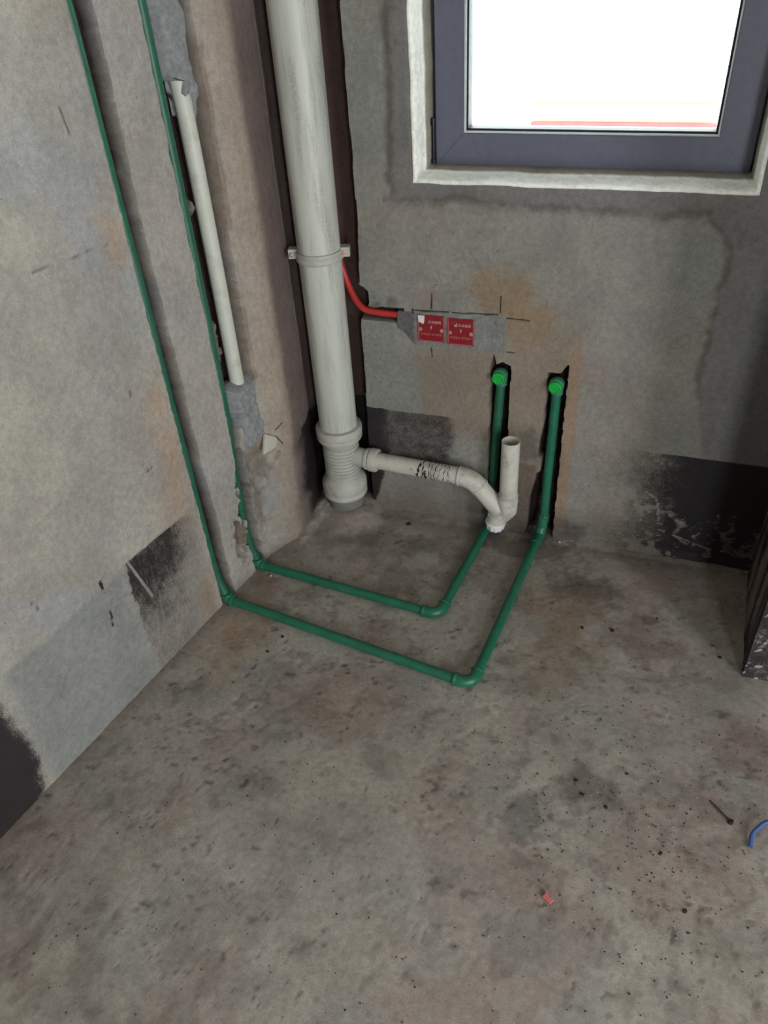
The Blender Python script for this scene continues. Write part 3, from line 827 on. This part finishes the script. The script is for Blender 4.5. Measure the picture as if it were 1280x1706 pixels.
# ------------------------------------------------------------------ green water pipes
def ringp(root, p, d, r, ln, mat, name='collar'):
    d = Vector(d).normalized()
    MB().lathe([(-ln/2, r*.75), (-ln/2, r*.94), (-ln*.3, r), (ln*.3, r), (ln/2, r*.94), (ln/2, r*.75)], p, d, 28).build(name, mat, root)
def elbow90(root, c, da, db, r=.0162, arm=.026, mat=None, name='elbow', fr=.017):
    c = Vector(c); da = Vector(da).normalized(); db = Vector(db).normalized()
    pts = fillet([c+da*arm, c, c+db*arm], fr, 10)
    MB().tube(pts, r, 28).build(name, mat or M_grn, root)
    ringp(root, c+da*(arm-.003), da, r*1.13, .008, mat or M_grn); ringp(root, c+db*(arm-.003), db, r*1.13, .008, mat or M_grn)
G = .0125
def wall_tube(root, pts, r=G, mat=None, name='wall_pipe'):
    # smooth line through slightly wandering points
    P = [Vector(p) for p in pts]; out = []
    for i in range(len(P)-1):
        p0 = P[max(0, i-1)]; p1 = P[i]; p2 = P[i+1]; p3 = P[min(len(P)-1, i+2)]
        for k in range(8):
            t = k/8
            out.append(.5*((2*p1)+(-p0+p2)*t+(2*p0-5*p1+4*p2-p3)*t*t+(-p0+3*p1-3*p2+p3)*t**3))
    out.append(P[-1])
    return MB().tube(out, r, 24).build(name, mat or M_grnw, root)

def run(label, wpts, foot, corner, bend, top, capz, mat_riser):
    root = empty('water_pipe', (corner[0], corner[1], 0))
    tag(root, label, 'water pipe')
    foot = Vector(foot); corner = Vector(corner); bend = Vector(bend)
    d1 = (corner-foot).normalized(); d2 = (bend-corner).normalized()
    wall_tube(root, wpts, mat=M_grnw)
    elbow90(root, foot, (0, 0, 1), d1, r=.0155, arm=.022)
    MB().tube([foot+d1*.016, corner-d1*.02], G, 28).build('floor_pipe', M_grn, root)
    elbow90(root, corner, -d1, d2, r=.0150, arm=.046, fr=.036)
    # from the corner along the floor and up into the back wall, one bent line
    MB().tube([corner+d2*.02, bend-d2*.03], G, 28).build('floor_pipe', M_grn, root)
    return root, d1, d2

# inner pipe
foot2 = LP(.369, .014, .004); cor2 = Vector((.507, -.416, .0145)); bend2 = Vector((.545, -.006, .016))
w2 = [LP(.3570, 2.7, -.008), LP(.3570, 2.0, -.008), LP(.3555, 1.4, -.008), LP(.357, 1.0, -.0085), LP(.3585, .7, -.009), LP(.359, .5, -.012), LP(.363, .33, -.020), LP(.368, .22, -.020), LP(.370, .10, -.016), LP(.369, .022, .002)]
inner, d1, d2 = run('green water pipe nearer the corner, running to the left capped outlet', w2, foot2, cor2, bend2, None, None, None)
elbowp = fillet([bend2-d2*.035, bend2, Vector((.547, .006, .060))], .022, 8)
MB().tube(elbowp, .0148, 28).build('elbow', M_grnw, inner)
wall_tube(inner, [Vector((.547, .006, .055)), Vector((.5475, .010, .16)), Vector((.552, .013, .32)), Vector((.5585, .017, .49))], mat=M_grnw)
# outer pipe
foot1 = LP(.524, .014, .010); cor1 = Vector((.648, -.616, .0145)); bend1 = Vector((.699, -.012, .016))
w1 = [LP(.5215, 2.7, -.0185), LP(.5215, 1.8, -.0185), LP(.5205, 1.4, -.018), LP(.5215, 1.1, -.0185), LP(.5205, .85, -.018), LP(.5215, .65, -.0190), LP(.5210, .45, -.0185), LP(.522, .25, -.0175), LP(.5230, .10, -.012), LP(.524, .022, .008)]
outer, d1, d2 = run('green water pipe farther out, in the narrow left chase, running to the right capped outlet', w1, foot1, cor1, bend1, None, None, None)
b45 = [bend1-d2*.055, bend1-d2*.012, bend1+Vector((.002, .004, .020)), Vector((.7035, .000, .075))]
MB().tube(fillet(b45, .012, 6), .0150, 28).build('elbow', M_grn, outer)
ringp(outer, Vector((.7035, .0, .075)), (0, .05, 1), .0158, .008, M_grn)
wall_tube(outer, [Vector((.7035, .0, .070)), Vector((.7035, .006, .2)), Vector((.705, .010, .34)), Vector((.7065, .014, .49))], mat=M_grn)
def cap(root, x, z):
    MB().tube(fillet([Vector((x, .017, z-.035)), Vector((x, .017, z)), Vector((x, -.004, z))], .014, 8), .0165, 28).build('outlet_elbow', M_teal, root)
    MB().lathe([(0, .0165), (.0, .0195), (.012, .0200), (.016, .0190), (.017, .015)], (x, .006, z), (0, -1, 0), 36).build('socket_rim', M_teal, root)
    MB().lathe([(0, .014), (.0, .0165), (.006, .0168), (.010, .0160), (.011, .0125), (.0095, .011), (.0095, .0), ], (x-.0015, -.010, z-.001), (0, -1, 0), 36).build('plug', M_plug, root)['label'] = 'bright green screw plug'
cap(inner, .559, .510)
cap(outer, .7065, .502)

# ------------------------------------------------------------------ white conduit in the wide chase
cd = empty('conduit', LP(.285, .55, -.012))
tag(cd, 'white plastic conduit standing in the wide wall chase beside the green pipe', 'conduit')
wall_tube(cd, [LP(.283, 2.7, -.020), LP(.283, 1.4, -.020), LP(.284, 1.15, -.015), LP(.288, .8, -.012), LP(.292, .52, -.012)], .0185, M_cond, 'pipe')

# mortar lumps over the conduit
def lump(name, a0, a1, z0, z1, d0, dh, mat, sd, label, cat, shape=None):
    na, nz = 34, 60
    V = []; F = []
    A = np.linspace(0, 1, na); Zz = np.linspace(0, 1, nz)
    for j, tz in enumerate(Zz):
        for i, ta in enumerate(A):
            zz = z0+(z1-z0)*tz
            k0, k1 = shape(tz) if shape else (0, 1)
            jag = .10*float(fbm(np.array(0.), np.array(zz), 40, sd))
            k0 = k0+jag if ta < .5 else k0; k1 = k1+jag*.8 if ta >= .5 else k1
            aa = a0+(a1-a0)*(k0+(k1-k0)*ta)
            zz = zz+(.05*float(fbm(np.array(aa), np.array(1.), 42, sd+5, 2))*max(0, 1-tz*5))+.010*float(fbm(np.array(aa), np.array(0.), 50, sd+9))*(1-abs(tz*2-1))**0*(1 if tz in (0, 1) else .2)
            e = min(1, min(ta, 1-ta)*6, min(tz, 1-tz)*9)
            e = math.sqrt(max(0, e))
            nn = float(fbm(np.array(aa), np.array(zz), 45, sd+3))
            V.append(LP(aa, zz, d0+(dh-d0)*e+.0045*nn*e))
    for j in range(nz-1):
        for i in range(na-1):
            q = j*na+i; F.append((q, q+na, q+na+1, q+1))
    n0 = len(V)
    V.append(LP((a0+a1)/2, (z0+z1)/2, d0-.004))
    edge = [i for i in range(na)]+[j*na+na-1 for j in range(1, nz)]+[(nz-1)*na+i for i in range(na-2, -1, -1)]+[j*na for j in range(nz-2, 0, -1)]
    for k in range(len(edge)): F.append((edge[k], edge[(k+1) % len(edge)], n0))
    o = link(name, V, F, mat)
    tag(o, label, cat)
    return o
lump('mortar_patch', .246, .338, 1.175, 1.72, -.040, .007, M_mort, 400,
     'rough grey mortar filling the wide chase above the white conduit', 'mortar patch',
     lambda t: (0 if t > .10 else .10, 1.0 if t > .12 else .55))
lump('mortar_patch', .232, .345, .388, .575, -.036, .019, M_mort, 420,
     'lump of grey mortar at the lower end of the white conduit', 'mortar patch',
     lambda t: (.0+.12*math.sin(t*3), .95-.1*math.sin(t*5)))
# white shard wedged at the lower mortar
sh = MB()
q = [LP(.232, .388, .004), LP(.262, .372, .008), LP(.268, .343, .012), LP(.240, .352, .014)]
q = [LP(.262, .400, .024), LP(.228, .372, .034), LP(.240, .350, .036), LP(.282, .346, .024)]
V = [*q, *[p-Vector(LN)*.006 for p in q]]
sh.add(V, [(0, 1, 2, 3), (7, 6, 5, 4), (0, 4, 5, 1), (1, 5, 6, 2), (2, 6, 7, 3), (3, 7, 4, 0)])
tag(sh.build('tile_shard', M_tile, None, False), 'white broken shard stuck in the wall under the lower mortar lump', 'shard')
# leaning chip at the crumbled edge near the floor
q = [LP(.418, .205, .003), LP(.392, .170, .004), LP(.400, .118, .004), LP(.432, .140, .003)]
V = [*[p+Vector(LN)*.004 for p in q], *[p-Vector(LN)*.006 for p in q]]
ch = MB(); ch.add(V, [(0, 1, 2, 3), (7, 6, 5, 4), (0, 4, 5, 1), (1, 5, 6, 2), (2, 6, 7, 3), (3, 7, 4, 0)])
tag(ch.build('plaster_chip', M_mort2, None, False), 'loose plaster flake on the wall edge between the two green pipes near the floor', 'plaster flake')

# ------------------------------------------------------------------ red conduit and junction boxes
rc = MB()
pts = [Vector((.100, .041, 1.3)), Vector((.101, .041, .95)), Vector((.106, .041, .82)), Vector((.126, .036, .735)), Vector((.152, .024, .683)), Vector((.182, .012, .657)), Vector((.222, .0095, .650)), Vector((.30, .0095, .648))]
P = pts; out = []
for i in range(len(P)-1):
    p0 = P[max(0, i-1)]; p1 = P[i]; p2 = P[i+1]; p3 = P[min(len(P)-1, i+2)]
    for k in range(10):
        t = k/10; out.append(.5*((2*p1)+(-p0+p2)*t+(2*p0-5*p1+4*p2-p3)*t*t+(-p0+3*p1-3*p2+p3)*t**3))
out.append(P[-1])
tag(rc.tube(out, .009, 20).build('conduit', M_red), 'red conduit curving from behind the soil pipe into the mortar', 'conduit')

def text(body, size, loc, mat, parent, name):
    cu = bpy.data.curves.new(name, 'FONT'); cu.body = body; cu.size = size
    cu.align_x = 'CENTER'; cu.align_y = 'CENTER'; cu.extrude = .0002; cu.resolution_u = 3
    o = bpy.data.objects.new(name, cu); COL.objects.link(o)
    o.rotation_euler = (math.radians(90), 0, 0)
    bpy.context.view_layer.update()
    dg = bpy.context.evaluated_depsgraph_get()
    me = bpy.data.meshes.new_from_object(o.evaluated_get(dg))
    bpy.data.objects.remove(o)
    me.transform(Matrix.Translation(loc) @ Matrix.Rotation(math.radians(90), 4, 'X'))
    me.materials.clear(); me.materials.append(mat)
    t = bpy.data.objects.new(name, me); COL.objects.link(t)
    t.parent = parent; t.matrix_parent_inverse = Matrix.Translation(-Vector(parent.location))
    return t
def jbox(x0, x1, z0, z1, label, torn):
    root = empty('junction_box', ((x0+x1)/2, 0, z0))
    tag(root, label, 'junction box', None)
    MB().box(x0+.001, x1-.001, -.001, .030, z0+.001, z1-.001, .001).build('box_body', M_boxr, root, False)
    y = -.0045
    MB().box(x0, x1, y, -.0015, z0, z1, .0008).build('cover', M_cov, root, False)
    w_ = .0035
    r = MB().box(x0, x1, y-.0012, y+.001, z0, z0+w_, .0004).box(x0, x0+w_, y-.0012, y+.001, z0, z1, .0004).box(x1-w_, x1, y-.0012, y+.001, z0, z1, .0004)
    r.build('cover_rim', M_cove, root, False)
    zm = z0+(z1-z0)*.46
    for sx in (x0+.007, x1-.007):
        MB().lathe([(0, .0052), (.001, .0052), (.001, .0034), (.0004, .003)], (sx, y-.0002, zm), (0, -1, 0), 16).build('screw', M_scr, root)
    cx = (x0+x1)/2; yt = y-.0006
    text('红点装饰', .0085, (cx+.010, yt, z1-.018), M_prt, root, 'lettering')
    text('有电危险 请勿触碰', .0068, (cx, yt, z0+.020), M_prt2, root, 'lettering')
    b_ = MB(); s = .0105
    poly = [(.1, 1), (-.35, .05), (-.02, .05), (-.2, -1), (.38, .2), (.05, .2), (.35, 1)]
    zc = z0+(z1-z0)*.53
    V = [(cx+px*s*.62, yt, zc+pz*s*.62) for px, pz in poly]+[(cx+px*s*.62, y+.0005, zc+pz*s*.62) for px, pz in poly]
    k = len(poly)
    b_.add(V, [tuple(range(k))]+[(i, i+k, (i+1) % k+k, (i+1) % k) for i in range(k)])
    b_.build('bolt_sign', M_prt, root, False)
    if torn:
        t = MB(); pl = [(.001, .0), (.019, .0), (.018, -.015), (.015, -.024), (.012, -.018), (.010, -.023), (.007, -.017), (.003, -.020)]
        V = [(x0+px, yt-.0012, z1-.001+pz) for px, pz in pl]+[(x0+px, y+.0005, z1-.001+pz) for px, pz in pl]; k = len(pl)
        t.add(V, [tuple(range(k))[::-1]]+[(i, i+k, (i+1) % k+k, (i+1) % k) for i in range(k)])
        t.build('torn_film', M_stk, root, False)['label'] = 'scrap of white film over the corner'
    else:
        # small logo left of the lettering: ring and stem
        lg = MB(); lc = (x0+.0215, z1-.018)
        for k in range(20):
            a0, a1 = 2*math.pi*k/20, 2*math.pi*(k+1)/20
            V = [(lc[0]+math.cos(a)*r_, yt, lc[1]-.001+math.sin(a)*r_) for a in (a0, a1) for r_ in (.0014, .0036)]
            lg.add(V, [(0, 1, 3, 2)])
        lg.box(lc[0]+.0022, lc[0]+.0038, yt, y, lc[1]-.004, lc[1]+.006)
        lg.build('logo', M_prt, root, False)
    return root
jbox(.3385, .4105, .588, .660, 'left red junction box cover with a scrap of white film on its corner', True)
jbox(.4185, .4885, .586, .658, 'right red junction box cover with small white print and bolt sign', False)

# ------------------------------------------------------------------ loose things on the floor
def crumb(x, y, s, mat, sd, flat=.55):
    r_ = random.Random(sd)
    bm = bmesh.new(); bmesh.ops.create_icosphere(bm, subdivisions=2, radius=1)
    for v in bm.verts:
        k = .8+.4*float(vn(np.array(v.co.x*1.7+sd), np.array(v.co.y*1.7+v.co.z), sd))
        v.co = Vector((v.co.x*k*s, v.co.y*k*s*.75, max(v.co.z, -.75)*k*s*flat))
    V = [v.co.copy() for v in bm.verts]; F = [[v.index for v in f.verts] for f in bm.faces]; bm.free()
    an = r_.random()*6.28
    V = [Vector((v.x*math.cos(an)-v.y*math.sin(an), v.x*math.sin(an)+v.y*math.cos(an), v.z+s*flat*.62-.003)) for v in V]
    o = link('mortar_crumb', V, F, mat, None, False)
    o.location = (x, y, 0)
    return o
for i, (x, y, s, lb) in enumerate((
        (.869, -.341, .0055, 'dark mortar crumb left of a bigger one, beyond the brown floor stain'),
        (.943, -.330, .0065, 'dark crumb in the middle of the floor between right green pipe and pier'),
        (1.201, -.347, .006, 'dark crumb on the floor close to the front corner of the black pier'),
        (.921, -.789, .005, 'dark crumb on the left edge of the darker floor patch, farther of two'),
        (.9365, -.818, .0052, 'dark crumb on the left edge of the darker floor patch, nearer of two'),
        (1.227, -.792, .0075, 'largest dark crumb, between the nail head and the blue cable'),
        (.988, -.833, .005, 'dark crumb at the near edge of the darker floor patch'),
        (.131, -.592, .005, 'dark crumb just in front of the outer green pipe, nearer to the pipe'),
        (.116, -.650, .0045, 'dark crumb in front of the outer green pipe, farther from the pipe'),
        (1.047, -.255, .004, 'tiny dark crumb at the reddish stain before the black coated wall'),
        (1.10, -.90, .005, 'dark crumb on the floor nearer the viewer than the nail, left of the cable'),
        (1.15, -1.0, .005, 'nearest dark crumb at lower right, below the blue cable'),
        (1.02, -.74, .004, 'tiny dark crumb beyond the darker floor patch'))):
    tag(crumb(x, y, s, M_dark, 500+i), lb, 'crumb', 'dark crumbs on the floor')
tag(crumb(.757, .012-.03, .0055, M_tile, 530), 'tiny white crumb at the wall foot beside the right green pipe', 'crumb')
tag(crumb(1.185, -.317, .007, M_mort2, 531), 'brownish grey crumb on the floor near the black pier', 'crumb')
tag(crumb(-.005, -.385, .005, M_tile, 532), 'tiny white crumb on the floor at the start of the inner green pipe', 'crumb')
def grit(n, mat, name, label, lo, hi, sd):
    r_ = random.Random(sd); g_ = MB()
    t = (1+5**.5)/2
    for i in range(n):
        x = r_.uniform(.0, 1.30); y = -r_.uniform(.03, 1.55)
        if r_.random() < .5: x = r_.gauss(1.05, .15); y = r_.gauss(-.85, .15)
        if y > -.4 and x > 1.2: continue
        if x > 1.4 or y > -.03: continue
        s = r_.uniform(lo, hi)
        V = []
        for k in range(6):
            d = [(1, 0, 0), (-1, 0, 0), (0, 1, 0), (0, -1, 0), (0, 0, .8), (0, 0, -.8)][k]
            j = s*r_.uniform(.7, 1.2); V.append((x+d[0]*j, y+d[1]*j, d[2]*j*.6-.0008+s*.25))
        g_.add(V, [(0, 2, 4), (2, 1, 4), (1, 3, 4), (3, 0, 4), (2, 0, 5), (1, 2, 5), (3, 1, 5), (0, 3, 5)])
    o = g_.build(name, mat, None, False); tag(o, label, 'grit', None, 'stuff')
grit(800, M_grit, 'grit', 'fine dark grit scattered over the bare cement floor', .0009, .0026, 5)
grit(220, M_gritl, 'grit', 'fine pale mortar grains scattered over the bare cement floor', .0009, .0024, 6)
# nail
nl = MB().tube([Vector((1.186, -.757, .0045)), Vector((1.222, -.790, .0045))], .0016, 10).lathe([(0, .0024), (.0012, .0024)], Vector((1.2215, -.7895, .0045)), (.036, -.033, 0), 12)
tag(nl.build('nail', M_twig), 'thin dark nail lying on the floor left of the blue cable', 'nail')
# pink chip
pc = MB(); pl = [(.0, .0), (.007, .015), (.013, .003), (.021, .002), (.015, -.008)]
V = [(.898+px, -1.058+py, .0055) for px, py in pl]+[(.898+px, -1.058+py, .0005) for px, py in pl]; k = len(pl)
pc.add(V, [tuple(range(k))[::-1], tuple(range(k, 2*k))]+[(i, (i+1) % k, (i+1) % k+k, i+k) for i in range(k)])
tag(pc.build('plastic_chip', M_pink, None, False), 'small pink plastic scrap lying on the floor', 'scrap')
# blue cable
cb = MB().tube(fillet([Vector((1.262, -.838, .004)), Vector((1.264, -.812, .010)), Vector((1.288, -.782, .020)), Vector((1.35, -.765, .014)), Vector((1.44, -.80, .005))], .035, 8), .0042, 14)
tag(cb.build('cable', M_blue), 'short blue cable end curling on the floor at the right edge', 'cable')
